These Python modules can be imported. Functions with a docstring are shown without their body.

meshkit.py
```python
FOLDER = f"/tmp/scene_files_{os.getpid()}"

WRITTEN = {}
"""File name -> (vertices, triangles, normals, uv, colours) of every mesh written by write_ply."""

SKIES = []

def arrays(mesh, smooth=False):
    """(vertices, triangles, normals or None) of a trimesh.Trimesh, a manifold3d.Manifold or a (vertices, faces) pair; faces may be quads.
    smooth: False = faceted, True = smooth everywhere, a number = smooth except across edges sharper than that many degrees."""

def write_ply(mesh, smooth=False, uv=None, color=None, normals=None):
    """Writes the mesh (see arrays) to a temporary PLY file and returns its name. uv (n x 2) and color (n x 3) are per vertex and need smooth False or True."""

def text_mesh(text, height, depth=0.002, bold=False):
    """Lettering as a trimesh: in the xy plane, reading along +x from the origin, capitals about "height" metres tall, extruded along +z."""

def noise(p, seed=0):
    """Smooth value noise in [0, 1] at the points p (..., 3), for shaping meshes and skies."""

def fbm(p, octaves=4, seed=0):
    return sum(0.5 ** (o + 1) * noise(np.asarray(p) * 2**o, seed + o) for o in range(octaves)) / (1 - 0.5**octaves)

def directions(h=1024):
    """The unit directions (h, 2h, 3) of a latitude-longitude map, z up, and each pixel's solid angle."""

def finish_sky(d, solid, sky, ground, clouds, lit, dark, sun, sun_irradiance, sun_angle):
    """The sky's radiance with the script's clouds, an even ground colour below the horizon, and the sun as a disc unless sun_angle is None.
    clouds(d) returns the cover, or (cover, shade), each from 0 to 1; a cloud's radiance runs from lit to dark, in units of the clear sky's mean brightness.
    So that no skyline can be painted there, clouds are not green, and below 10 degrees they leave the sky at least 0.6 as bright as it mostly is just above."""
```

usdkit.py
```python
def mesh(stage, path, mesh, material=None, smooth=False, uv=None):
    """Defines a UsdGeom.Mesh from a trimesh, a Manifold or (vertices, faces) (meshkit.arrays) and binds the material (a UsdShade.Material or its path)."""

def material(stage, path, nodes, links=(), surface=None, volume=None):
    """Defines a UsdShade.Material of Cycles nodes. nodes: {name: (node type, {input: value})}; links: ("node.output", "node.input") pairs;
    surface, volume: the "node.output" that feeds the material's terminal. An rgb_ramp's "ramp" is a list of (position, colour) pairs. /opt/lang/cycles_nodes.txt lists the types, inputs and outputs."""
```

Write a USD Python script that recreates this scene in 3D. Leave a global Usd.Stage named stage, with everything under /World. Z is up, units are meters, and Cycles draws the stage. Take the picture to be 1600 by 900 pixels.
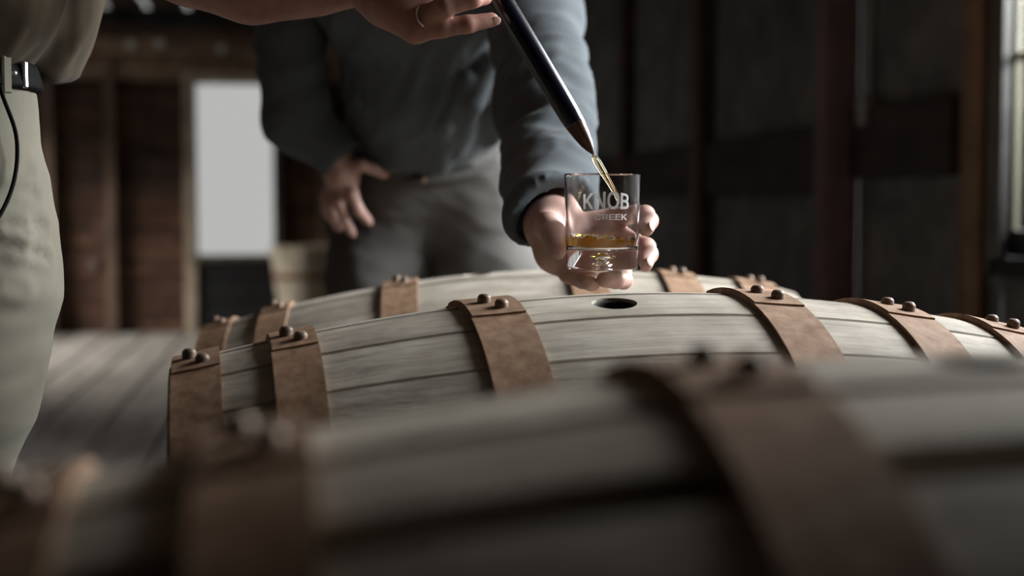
import math, random
import numpy as np, trimesh, manifold3d, usdkit, meshkit
from pxr import Usd, UsdGeom, UsdLux, UsdShade, Sdf, Gf
from scipy.spatial import cKDTree

random.seed(7); rng = np.random.default_rng(7)
stage = Usd.Stage.CreateInMemory()
UsdGeom.SetStageUpAxis(stage, UsdGeom.Tokens.z); UsdGeom.SetStageMetersPerUnit(stage, 1.0)
UsdGeom.Xform.Define(stage, '/World')

# ------------------------------------------------------------------ camera, sky, daylight
CAM_H, PITCH, YAW, F = 0.95, 0.06, 0.148, 2222.0
cam = UsdGeom.Camera.Define(stage, '/World/camera')
cam.CreateHorizontalApertureAttr(36.0); cam.CreateVerticalApertureAttr(20.25); cam.CreateFocalLengthAttr(50.0)
cam.CreateFStopAttr(2.8); cam.CreateFocusDistanceAttr(1.50); cam.CreateClippingRangeAttr(Gf.Vec2f(0.02, 500))
cam.CreateExposureAttr(0.0)
fwd = np.array([math.sin(YAW)*math.cos(PITCH), math.cos(YAW)*math.cos(PITCH), -math.sin(PITCH)])
rgt = np.array([math.cos(YAW), -math.sin(YAW), 0.0]); upv = np.cross(rgt, fwd); EYE = np.array([0, 0, CAM_H])
cm = np.eye(4); cm[0, :3], cm[1, :3], cm[2, :3], cm[3, :3] = rgt, upv, -fwd, EYE
cam.AddTransformOp().Set(Gf.Matrix4d(*cm.ravel().tolist()))

SKY = 0.157
dome = UsdLux.DomeLight.Define(stage, '/World/sky'); dome.CreateColorAttr(Gf.Vec3f(1.0, 1.0, 0.985)); dome.CreateIntensityAttr(SKY)

def daylight(name, centre, facing, w, h, power, color=(.955, .985, 1.0)):
    """overcast daylight arriving at a window opening; facing = unit direction the light travels"""
    l = UsdLux.RectLight.Define(stage, '/World/' + name)
    z = -np.array(facing, float); z /= np.linalg.norm(z); x = np.cross([0, 0, 1], z); x /= np.linalg.norm(x); y = np.cross(z, x)
    m = np.eye(4); m[0, :3], m[1, :3], m[2, :3], m[3, :3] = x, y, z, centre
    l.AddTransformOp().Set(Gf.Matrix4d(*m.ravel().tolist()))
    l.CreateWidthAttr(w); l.CreateHeightAttr(h); l.CreateIntensityAttr(power); l.CreateColorAttr(Gf.Vec3f(*color))
WX = 1.90                                     # plane of the side wall with the windows
daylight('daylight_side', (WX+.45, 2.45, 1.95), (-1, 0, -.45), 2.50, 1.15, 46)
daylight('daylight_far', (-4.2, 9.1, 2.48), (1, .05, -.8), 2.3, .75, 100, (1, .97, .92))

# ------------------------------------------------------------------ helpers
def U(px, py, d):                             # picture position at view depth d -> world point
    return EYE + fwd*d + rgt*((px-800)/F*d) + upv*((450-py)/F*d)
def UY(px, py, Y): 
    r = U(px, py, 1.0)-EYE; return EYE + r*(Y/r[1])
def UX(px, py, X):
    r = U(px, py, 1.0)-EYE; return EYE + r*(X/r[0])

_used = {}
def path_for(name, parent=None):
    base = (str(parent.GetPath()) if parent is not None else '/World') + '/' + name
    n = _used.get(base, 0); _used[base] = n+1
    return base if n == 0 else f'{base}_{n:03d}'
def tag(p, label=None, cat=None, group=None, kind=None):
    p = p.GetPrim() if hasattr(p, 'GetPrim') else p
    for k, v in (('label', label), ('category', cat), ('group', group), ('kind', kind)):
        if v: p.SetCustomDataByKey(k, v)
    return p
def obj(name, mesh, material, parent=None, smooth=False, label=None):
    m = usdkit.mesh(stage, path_for(name, parent), mesh, MAT[material] if isinstance(material, str) else material, smooth=smooth)
    p = m.GetPrim()
    if label: tag(p, label)
    return p
def thing(name, label=None, cat=None, group=None, loc=None, M=None, kind=None):
    x = UsdGeom.Xform.Define(stage, path_for(name))
    if M is not None: x.AddTransformOp().Set(Gf.Matrix4d(*np.asarray(M).T.ravel().tolist()))
    elif loc is not None: x.AddTranslateOp().Set(Gf.Vec3d(*map(float, loc)))
    return tag(x.GetPrim(), label, cat, group, kind)

def box(lo, hi, b=0.004):
    """box from corner lo to corner hi with chamfered edges"""
    lo, hi = np.minimum(lo, hi).astype(float), np.maximum(lo, hi).astype(float)
    b = min(b, *(0.45*(hi-lo)))
    pts = []
    for i in range(8):
        c = np.array([(i >> k) & 1 for k in range(3)]); s = 1-2*c; p = np.where(c == 1, hi, lo)
        for k in range(3):
            q = p.copy()
            for j in range(3):
                if j != k: q[j] += s[j]*b
            pts.append(q)
    return trimesh.convex.convex_hull(np.array(pts))
def cat_meshes(ms): return trimesh.util.concatenate([m if isinstance(m, trimesh.Trimesh) else trimesh.Trimesh(*m[:2], process=False) for m in ms])
def cyl(a, b, r, n=16, r2=None):
    a, b = np.array(a, float), np.array(b, float); d = b-a; L = np.linalg.norm(d); d /= L
    x = np.cross(d, [0, 0, 1] if abs(d[2]) < .9 else [1, 0, 0]); x /= np.linalg.norm(x); y = np.cross(d, x)
    an = np.linspace(0, 2*np.pi, n, endpoint=False); c = np.cos(an)[:, None]*x+np.sin(an)[:, None]*y
    r2 = r if r2 is None else r2
    v = np.vstack([a+c*r, b+c*r2, [a], [b]]); f = []
    for i in range(n):
        j = (i+1) % n; f += [[i, j, n+j], [i, n+j, n+i], [2*n, j, i], [2*n+1, n+i, n+j]]
    return trimesh.Trimesh(v, f, process=False)
def lathe(profile, n=48):
    """profile [(r,z)] revolved about z; ends at r=0 close it"""
    P = np.array(profile, float); m = len(P); an = np.linspace(0, 2*np.pi, n, endpoint=False)
    v = np.concatenate([np.stack([P[:, 0]*math.cos(a), P[:, 0]*math.sin(a), P[:, 1]], 1) for a in an]); f = []
    for i in range(n):
        j = (i+1) % n
        for k in range(m-1):
            a, b, c, d = i*m+k, i*m+k+1, j*m+k+1, j*m+k
            f += [[a, d, c], [a, c, b]]
    t = trimesh.Trimesh(v, f, process=False); t.merge_vertices(); t.update_faces(t.nondegenerate_faces()); t.remove_unreferenced_vertices()
    if t.volume < 0: t.invert()
    return t
def tube(pts, radii, n=10, caps=True):
    pts = np.array(pts, float); radii = np.broadcast_to(np.asarray(radii, float), (len(pts),)); T = np.gradient(pts, axis=0); T /= np.linalg.norm(T, axis=1)[:, None]
    x = np.cross(T[0], [0, 0, 1] if abs(T[0][2]) < .9 else [1, 0, 0]); v = []; an = np.linspace(0, 2*np.pi, n, endpoint=False)
    for p, t, r in zip(pts, T, radii):
        x = x-t*np.dot(x, t); x /= np.linalg.norm(x); y = np.cross(t, x)
        v.append(p+r*(np.cos(an)[:, None]*x+np.sin(an)[:, None]*y))
    m = len(pts); v = np.vstack(v+[pts[:1], pts[-1:]]); f = []
    for k in range(m-1):
        for i in range(n):
            j = (i+1) % n; a, b, c, d = k*n+i, k*n+j, (k+1)*n+j, (k+1)*n+i; f += [[a, b, c], [a, c, d]]
    if caps:
        for i in range(n):
            j = (i+1) % n; f += [[m*n, j, i], [m*n+1, (m-1)*n+i, (m-1)*n+j]]
    return trimesh.Trimesh(v, f, process=False)
def curve(pts, n=24):
    from scipy.interpolate import CubicSpline
    p = np.array(pts, float); t = np.r_[0, np.cumsum(np.linalg.norm(np.diff(p, axis=0), axis=1))]; return CubicSpline(t, p)(np.linspace(0, t[-1], n))

# ---- signed distance modelling: chains of tapering limbs blended, meshed by surface nets
def smin(a, b, k):
    h = np.clip(.5+.5*(b-a)/k, 0, 1); return b+(a-b)*h-k*h*(1-h)
def seg(p, a, b, ra, rb):
    a, b = np.asarray(a, float), np.asarray(b, float); ba = b-a; h = np.clip(((p-a)@ba)/max(ba@ba, 1e-12), 0, 1)
    return np.linalg.norm(p-a-h[:, None]*ba, axis=1)-(ra+(rb-ra)*h)
def chain(p, nodes, k=.02):                   # nodes: [(point, radius)]
    d = None
    for (a, ra), (b, rb) in zip(nodes[:-1], nodes[1:]):
        e = seg(p, a, b, ra, rb); d = e if d is None else smin(d, e, k)
    return d
def ell(p, c, r, R=None):
    q = (p-np.asarray(c)) if R is None else (p-np.asarray(c))@np.asarray(R).T
    r = np.asarray(r, float); k0 = np.linalg.norm(q/r, axis=1); k1 = np.linalg.norm(q/r**2, axis=1)+1e-9
    return k0*(k0-1)/k1
EDG = [(a, b) for a in range(8) for b in range(a+1, 8) if bin(a ^ b).count('1') == 1]
def nets(fn, lo, hi, h):
    lo = np.asarray(lo, float); n = np.ceil((np.asarray(hi, float)-lo)/h).astype(int)+1
    ax = [lo[k]+np.arange(n[k])*h for k in range(3)]
    st = 4                                    # coarse pass first: only blocks near the surface are evaluated finely
    V = np.full(n, 1.0)
    G = np.stack(np.meshgrid(*[np.arange(0, n[k], st) for k in range(3)], indexing='ij'), -1).reshape(-1, 3)
    cen = lo+(G+st/2)*h; d = fn(cen); near = np.abs(d) < st*h*1.35
    sign = np.where(d < 0, -1.0, 1.0)
    off = np.stack(np.meshgrid(*[np.arange(st)]*3, indexing='ij'), -1).reshape(-1, 3)
    for g, s in zip(G[~near], sign[~near]):
        if s < 0: V[g[0]:g[0]+st, g[1]:g[1]+st, g[2]:g[2]+st] = -1
    I = (G[near][:, None]+off[None]).reshape(-1, 3); I = I[(I < n).all(1)]
    for s in range(0, len(I), 400000):
        J = I[s:s+400000]; V[J[:, 0], J[:, 1], J[:, 2]] = fn(lo+J*h)
    for k in range(3): V[tuple(0 if j == k else slice(None) for j in range(3))] = V[tuple(-1 if j == k else slice(None) for j in range(3))] = np.abs(V[tuple(0 if j == k else slice(None) for j in range(3))])+h
    for _ in range(6):                        # no two inside samples that touch only across a face's diagonal
        S = V < 0; bad = 0
        for k in range(3):
            T = np.moveaxis(S, k, 0); W = np.moveaxis(V, k, 0)
            a, b, c, d = T[:, :-1, :-1], T[:, 1:, :-1], T[:, :-1, 1:], T[:, 1:, 1:]
            m1 = np.argwhere(a & d & ~b & ~c); m2 = np.argwhere(b & c & ~a & ~d); bad += len(m1)+len(m2)
            if len(m1): W[m1[:, 0], m1[:, 1], m1[:, 2]] = .05*h
            if len(m2): W[m2[:, 0], m2[:, 1]+1, m2[:, 2]] = .05*h
        if not bad: break
    S = V < 0; c = n-1
    corner = [(i & 1, (i >> 1) & 1, (i >> 2) & 1) for i in range(8)]
    cnt = sum(S[x:x+c[0], y:y+c[1], z:z+c[2]].astype(np.int8) for x, y, z in corner)
    cells = np.argwhere((cnt > 0) & (cnt < 8)); idx = np.full(c, -1); idx[tuple(cells.T)] = np.arange(len(cells))
    acc = np.zeros((len(cells), 3)); num = np.zeros(len(cells))
    vals = [V[cells[:, 0]+x, cells[:, 1]+y, cells[:, 2]+z] for x, y, z in corner]
    for a, b in EDG:
        va, vb = vals[a], vals[b]; m = (va < 0) != (vb < 0); t = va[m]/(va[m]-vb[m])
        ca, cb = np.array(corner[a]), np.array(corner[b]); acc[m] += ca+t[:, None]*(cb-ca); num[m] += 1
    v = lo+(cells+acc/num[:, None])*h; F_ = []
    for k in range(3):
        o1, o2 = (k+1) % 3, (k+2) % 3
        A = np.take(S, range(0, n[k]-1), k); B = np.take(S, range(1, n[k]), k)
        e = np.argwhere(A != B); e = e[(e[:, o1] > 0) & (e[:, o2] > 0) & (e[:, o1] < n[o1]-1) & (e[:, o2] < n[o2]-1)]
        q = []
        for d1, d2 in ((1, 1), (0, 1), (0, 0), (1, 0)):
            w = e.copy(); w[:, o1] -= d1; w[:, o2] -= d2; q.append(idx[tuple(w.T)])
        q = np.stack(q, 1); fl = S[tuple(e.T)]
        q = np.where(fl[:, None], q, q[:, ::-1]); F_.append(q)
    q = np.vstack(F_); q = q[(q >= 0).all(1)]
    return trimesh.Trimesh(v, np.vstack([q[:, [0, 1, 2]], q[:, [0, 2, 3]]]), process=False)
def around(nodes, m=.06):
    P = np.array([p for p, r in nodes]); R = np.array([r for p, r in nodes])[:, None]; return (P-R).min(0)-m, (P+R).max(0)+m
def relax(m, n=2):
    import scipy.sparse as sp
    e = m.edges_unique; N = len(m.vertices); A = sp.coo_matrix((np.ones(2*len(e)), (np.r_[e[:, 0], e[:, 1]], np.r_[e[:, 1], e[:, 0]])), (N, N)).tocsr(); dg = np.maximum(np.asarray(A.sum(1)).ravel(), 1)[:, None]
    v = np.array(m.vertices)
    for _ in range(n): v = v+.5*(A@v/dg-v)
    return trimesh.Trimesh(v, m.faces, process=False)
def displace(m, fn):
    v, f, nn = meshkit.arrays(m, True); return trimesh.Trimesh(v+nn*fn(v)[:, None], f, process=False)
def union(ms):
    try:
        out = None
        for m in ms:
            k = manifold3d.Manifold(manifold3d.Mesh(np.asarray(m.vertices, np.float32), np.asarray(m.faces, np.uint32)))
            if k.status() != manifold3d.Error.NoError: raise ValueError(str(k.status()))
            out = k if out is None else out+k
        q = out.to_mesh(); return trimesh.Trimesh(q.vert_properties[:, :3], q.tri_verts, process=False)
    except Exception as e:
        print('union fell back:', e); return cat_meshes(ms)
nz = meshkit.fbm

# ------------------------------------------------------------------ materials
MAT = {}
def L(*rgb): return tuple(((c/255+.055)/1.055)**2.4 if c > 10 else c/255/12.92 for c in rgb)
def wood(name, dark, light, axis=0, scale=3.0, stretch=14.0, rough=.75, crack=.5, stain=.35, bump=.25, tint=.35, spec=.3, wear=.6):
    s = [scale*stretch]*3; s[axis] = scale; s2 = [scale*stretch*2.6]*3; s2[axis] = scale*.7
    n = {'tc': ('texture_coordinate', {}), 'oi': ('object_info', {}),
         'rv': ('math', {'math_type': 'multiply', 'value2': 37.0}), 'cx': ('combine_xyz', {}), 'ad': ('vector_math', {'math_type': 'add'}),
         'm1': ('mapping', {'scale': s}), 'm2': ('mapping', {'scale': s2}),
         'n1': ('noise_texture', {'scale': 1.0, 'detail': 5.0, 'roughness': .6}),
         'n2': ('noise_texture', {'scale': .8, 'detail': 4.0, 'roughness': .6}),
         'n3': ('noise_texture', {'scale': 7.0, 'detail': 4.0, 'roughness': .65}),
         'r1': ('rgb_ramp', {'ramp': [(.28, dark), (.72, light)]}),
         'r2': ('rgb_ramp', {'ramp': [(.27, (1-crack,)*3), (.35, (1, 1, 1))]}),
         'r3': ('rgb_ramp', {'ramp': [(.36, (1-stain, 1-stain*1.05, 1-stain*1.1)), (.60, (1, 1, 1))]}),
         'r4': ('rgb_ramp', {'ramp': [(0, (1-tint,)*3), (1, (1, 1, 1))]}),
         'n4': ('noise_texture', {'scale': 1.0, 'detail': 6.0, 'roughness': .7}), 'm4': ('mapping', {'scale': [scale*9 if k != axis else scale*2.5 for k in range(3)]}), 'r5': ('rgb_ramp', {'ramp': [(.30, (.62, .60, .58)), (.42, (.93, .93, .93)), (.62, (1, 1, 1))]}), 'x4': ('mix', {'mix_type': 'multiply', 'fac': wear}),
         'x1': ('mix', {'mix_type': 'multiply', 'fac': 1.0}), 'x2': ('mix', {'mix_type': 'multiply', 'fac': 1.0}), 'x3': ('mix', {'mix_type': 'multiply', 'fac': 1.0}),
         'b': ('bump', {'strength': bump, 'distance': .004}),
         'p': ('principled_bsdf', {'roughness': rough, 'specular_ior_level': spec})}
    l = [('oi.random', 'rv.value1'), ('rv.value', 'cx.x'), ('rv.value', 'cx.y'), ('rv.value', 'cx.z'), ('tc.object', 'ad.vector1'), ('cx.vector', 'ad.vector2'),
         ('ad.vector', 'm1.vector'), ('ad.vector', 'm2.vector'), ('ad.vector', 'n3.vector'), ('m1.vector', 'n1.vector'), ('m2.vector', 'n2.vector'),
         ('n1.fac', 'r1.fac'), ('n2.fac', 'r2.fac'), ('n3.fac', 'r3.fac'), ('oi.random', 'r4.fac'), ('r1.color', 'x1.color1'), ('r2.color', 'x1.color2'),
         ('x1.color', 'x2.color1'), ('r3.color', 'x2.color2'), ('x2.color', 'x3.color1'), ('r4.color', 'x3.color2'), ('ad.vector', 'm4.vector'), ('m4.vector', 'n4.vector'), ('n4.fac', 'r5.fac'), ('x3.color', 'x4.color1'), ('r5.color', 'x4.color2'), ('x4.color', 'p.base_color'),
         ('n2.fac', 'b.height'), ('b.normal', 'p.normal')]
    MAT[name] = usdkit.material(stage, '/World/Looks/'+name, n, l, surface='p.BSDF')
def blotchy(name, dark, light, scale=30.0, rough=.7, metallic=0.0, bump=.2, spec=.4, dist=.002, detail=5.0, sheen=0.0, lo=.3, hi=.7, extra=None):
    n = {'tc': ('texture_coordinate', {}), 'n1': ('noise_texture', {'scale': scale, 'detail': detail, 'roughness': .62}),
         'r1': ('rgb_ramp', {'ramp': [(lo, dark), (hi, light)]}), 'b': ('bump', {'strength': bump, 'distance': dist}),
         'p': ('principled_bsdf', {'roughness': rough, 'metallic': metallic, 'specular_ior_level': spec, 'sheen_weight': sheen, **(extra or {})})}
    MAT[name] = usdkit.material(stage, '/World/Looks/'+name, n, [('tc.object', 'n1.vector'), ('n1.fac', 'r1.fac'), ('r1.color', 'p.base_color'), ('n1.fac', 'b.height'), ('b.normal', 'p.normal')], surface='p.BSDF')
def plain(name, color, rough=.5, **kw):
    MAT[name] = usdkit.material(stage, '/World/Looks/'+name, {'p': ('principled_bsdf', {'base_color': color, 'roughness': rough, **kw})}, [], surface='p.BSDF')
def cloth(name, dark, light, weave=900.0, bump=.15):
    n = {'tc': ('texture_coordinate', {}), 'n1': ('noise_texture', {'scale': 5.0, 'detail': 4.0}), 'n2': ('noise_texture', {'scale': weave, 'detail': 1.0}),
         'r1': ('rgb_ramp', {'ramp': [(.3, dark), (.7, light)]}), 'b': ('bump', {'strength': bump, 'distance': .001}),
         'p': ('principled_bsdf', {'roughness': .95, 'specular_ior_level': .06, 'sheen_weight': .04, 'sheen_roughness': .5})}
    MAT[name] = usdkit.material(stage, '/World/Looks/'+name, n, [('tc.object', 'n1.vector'), ('tc.object', 'n2.vector'), ('n1.fac', 'r1.fac'), ('r1.color', 'p.base_color'), ('n2.fac', 'b.height'), ('b.normal', 'p.normal')], surface='p.BSDF')

wood('oak_weathered', (.29, .255, .205), (.46, .42, .36), 0, 7.0, 7.0, .75, .55, .38, .5, .2, .2)
wood('oak_pale', (.31, .275, .225), (.49, .45, .39), 0, 7.0, 7.0, .75, .5, .32, .45, .18, .2)
wood('oak_head', (.14, .10, .07), (.30, .24, .18), 2, 3.0, 12.0, .75, .5, .4, .3, .3)
wood('tub_wood', (.52, .44, .33), (.76, .67, .53), 2, 2.5, 10.0, .7, .4, .3, .2, .3)
wood('floor_wood', (.25, .23, .205), (.44, .415, .38), 1, 1.2, 12.0, .42, .4, .3, .15, .25, .5)
wood('wall_wood', (.030, .018, .012), (.22, .11, .068), 0, 1.2, 10.0, .75, .5, .5, .2, .6)
wood('wall_wood_y', (.030, .018, .012), (.22, .11, .068), 1, 1.2, 10.0, .75, .5, .5, .2, .6)
wood('stud_wood', (.11, .07, .05), (.26, .175, .125), 2, 1.5, 10.0, .7, .4, .4, .2, .2)
wood('trim_wood', (.40, .32, .23), (.62, .52, .41), 2, 1.5, 10.0, .65, .3, .3, .15, .2)
wood('beam_wood', (.18, .115, .075), (.42, .29, .20), 0, 1.2, 10.0, .7, .4, .4, .2, .2)
wood('joist_wood', (.34, .30, .24), (.52, .47, .39), 1, 1.2, 10.0, .7, .3, .3, .15, .2)
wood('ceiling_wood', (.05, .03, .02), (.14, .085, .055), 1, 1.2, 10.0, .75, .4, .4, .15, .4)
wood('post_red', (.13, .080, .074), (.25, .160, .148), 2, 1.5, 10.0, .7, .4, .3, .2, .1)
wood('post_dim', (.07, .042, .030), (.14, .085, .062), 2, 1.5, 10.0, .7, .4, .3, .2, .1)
wood('oak_near_lit', (.36, .32, .25), (.53, .48, .41), 0, 6.0, 7.0, .75, .5, .36, .4, .18, .2)  # oak lightened for the near barrel in place of missing fill light
wood('post_brown', (.16, .085, .045), (.30, .17, .095), 2, 1.5, 12.0, .65, .4, .3, .2, .1)
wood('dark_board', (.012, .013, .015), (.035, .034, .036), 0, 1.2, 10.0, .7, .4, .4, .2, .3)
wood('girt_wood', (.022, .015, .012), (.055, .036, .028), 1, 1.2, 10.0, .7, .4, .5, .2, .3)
wood('window_paint', (.10, .10, .095), (.16, .158, .15), 2, 2.0, 10.0, .5, .25, .2, .1, .1)
wood('window_olive', (.09, .085, .06), (.15, .14, .10), 2, 2.0, 10.0, .55, .25, .2, .1, .1)
wood('rail_wood', (.10, .075, .05), (.22, .17, .12), 1, 1.5, 10.0, .75, .4, .4, .2, .2)
blotchy('corrugated_metal', (.070, .072, .072), (.19, .182, .165), 5.0, .65, .1, .1)
blotchy('rusty_hoop', (.145, .076, .042), (.27, .178, .118), 55.0, .72, .0, .3, .15, .0022, 9.0)
blotchy('rivet_steel', (.07, .042, .028), (.20, .14, .10), 90.0, .55, .3, .3)
blotchy('char_shade', (.004, .004, .004), (.015, .012, .01), 40.0, .9)
cloth('denim_shirt', (.054, .063, .070), (.088, .100, .108))
cloth('grey_trousers', (.070, .067, .064), (.105, .100, .095))
cloth('khaki', (.135, .125, .098), (.175, .165, .132))
cloth('olive_shirt', (.034, .026, .017), (.054, .042, .028))
skin_extra = {'subsurface_weight': .10, 'subsurface_scale': .0025, 'subsurface_radius': (1.0, .35, .2)}
blotchy('skin', (.34, .205, .168), (.45, .295, .252), 38.0, .5, 0, .08, .28, .0012, 4.0, 0, .3, .7, skin_extra)
blotchy('skin_ruddy', (.28, .135, .105), (.40, .22, .17), 38.0, .5, 0, .08, .28, .0012, 4.0, 0, .3, .7, skin_extra)
plain('nail', (.36, .215, .18), .6, specular_ior_level=.2)
blotchy('hair_brown', (.02, .012, .008), (.06, .035, .02), 60.0, .6)
plain('eye_white', (.7, .68, .65), .2)
plain('leather_black', (.003, .003, .003), .7, specular_ior_level=.05)
plain('leather_brown', (.05, .028, .016), .5)
plain('brass', (.75, .55, .28), .25, metallic=1.0)
plain('steel', (.55, .54, .52), .3, metallic=1.0)
plain('silver', (.85, .83, .80), .25, metallic=1.0)
plain('thief_dark', (.006, .006, .014), .20, specular_ior_level=.6)
plain('thief_copper', (.06, .03, .018), .3, metallic=.5)
plain('glass', (1, 1, 1), 0.0, transmission_weight=1.0, ior=1.48)
plain('whiskey', (1.0, .64, .06), 0.0, transmission_weight=1.0, ior=1.36)
plain('stream', (.97, .86, .62), 0.0, transmission_weight=1.0, ior=1.36)
plain('spot_pale', (.60, .58, .55), .4)
plain('conduit', (.35, .34, .33), .35, metallic=.8)
MAT['frost'] = usdkit.material(stage, '/World/Looks/frost', {'d': ('diffuse_bsdf', {'color': (.85, .85, .84)}), 't': ('translucent_bsdf', {'color': (.85, .85, .84)}), 'c': ('transparent_bsdf', {}), 'm': ('mix_closure', {'fac': .45}), 'm2': ('mix_closure', {'fac': .74})},
    [('d.BSDF', 'm.closure1'), ('t.BSDF', 'm.closure2'), ('c.BSDF', 'm2.closure1'), ('m.closure', 'm2.closure2')], surface='m2.closure')
MAT['pane'] = usdkit.material(stage, '/World/Looks/pane', {'t': ('transparent_bsdf', {'color': (1, 1, 1)}), 'g': ('glossy_bsdf', {'roughness': .05}), 'f': ('fresnel', {'IOR': 1.3}), 'm': ('mix_closure', {})},
    [('f.fac', 'm.fac'), ('t.BSDF', 'm.closure1'), ('g.BSDF', 'm.closure2')], surface='m.closure')

# ------------------------------------------------------------------ the setting
X0, X1, Y0, Y1, ZC = -3.2, WX, -2.6, 10.7, 2.34
flo = thing('floor', kind='structure', label='grey worn wooden plank floor', cat='floor')
obj('subfloor', box((X0-.1, Y0-.1, -.20), (X1+.1, Y1+.1, -.03)), 'dark_board', flo)
x = X0
while x < X1-.02:
    w = .265+random.uniform(-.015, .015); x2 = min(x+w, X1)
    ys = [Y0, random.uniform(2.2, 3.6), Y1]
    for a, b in zip(ys[:-1], ys[1:]):
        obj('plank', box((x+.008, a+.003, -.032), (x2-.008, b-.003, random.uniform(-.003, .0)), .005), 'floor_wood', flo)
    x = x2

# back wall, horizontal planks around the window opening
wa, wb = UY(305, 130, Y1), UY(428, 398, Y1); WL, WR, WT, WB = wa[0], wb[0], wa[2], wb[2]
bw = thing('wall_back', 'dark brown horizontal plank wall with pale vertical studs', 'wall', kind='structure')
zs = [0]
while zs[-1] < ZC-.2: zs.append(zs[-1]+random.uniform(.20, .27))
zs.append(ZC-.004)
for a, b in zip(zs[:-1], zs[1:]):
    b2 = b-.006
    spans = [(X0, X1)] if (b <= WB+.01 or a >= WT-.01) else [(X0, WL), (WR, X1)]
    for s, e in spans:
        if s == X0 and e == X1: cut = [X0, random.uniform(-1.4, -.2), X1]
        else: cut = [s, e]
        for p, q in zip(cut[:-1], cut[1:]):
            z0, z1 = a, b2
            if len(spans) == 2 or True:
                obj('plank', box((p+.003, Y1+random.uniform(0, .008), z0), (q-.003, Y1+.05, z1), .004), 'wall_wood', bw)
# plank stubs close the strips that the whole planks leave above and below the opening
def stud(px0, px1, z0, z1, m, name='stud', dep=.09):
    a, b = UY(px0, 300, Y1-dep)[0], UY(px1, 300, Y1-dep)[0]
    return obj(name, box((a, Y1-dep, z0), (b, Y1-.001, z1)), m, bw)
for p0, p1 in ((70, 84), (164, 181), (498, 514), (600, 616), (700, 716)): stud(p0, p1, .02, 2.06, 'stud_wood')
obj('wall_backing', cat_meshes([box((X0-.09, Y1+.055, -.05), (WL, Y1+.09, ZC-.004)), box((WR, Y1+.055, -.05), (X1+.09, Y1+.09, ZC-.004)), box((WL, Y1+.055, -.05), (WR, Y1+.09, WB)), box((WL, Y1+.055, WT), (WR, Y1+.09, ZC-.004))]), 'dark_board', bw)
tb = UY(300, 60, Y1-.14)[2], UY(300, 86, Y1-.14)[2]
beam = obj('trim_1', box((X0+.01, Y1-.14, tb[1]), (X1-.01, Y1-.001, tb[0]), .01), 'beam_wood'); tag(beam, 'rough brown beam along the wall above the window', 'beam', kind='structure')
hdr = UY(300, 128, Y1-.05)[2]
obj('header_board', box((X0+.02, Y1-.05, hdr+.01), (X1-.02, Y1-.001, tb[1]-.002), .006), 'beam_wood', bw)
dk = UY(300, 405, Y1-.05)[2]
for i in range(3):
    z1 = dk-i*(dk-.05)/3; obj('panel_board', box((WL+.005, Y1-.045, z1-(dk-.05)/3+.006), (WR+.03, Y1-.001, z1)), 'dark_board', bw)
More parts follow.
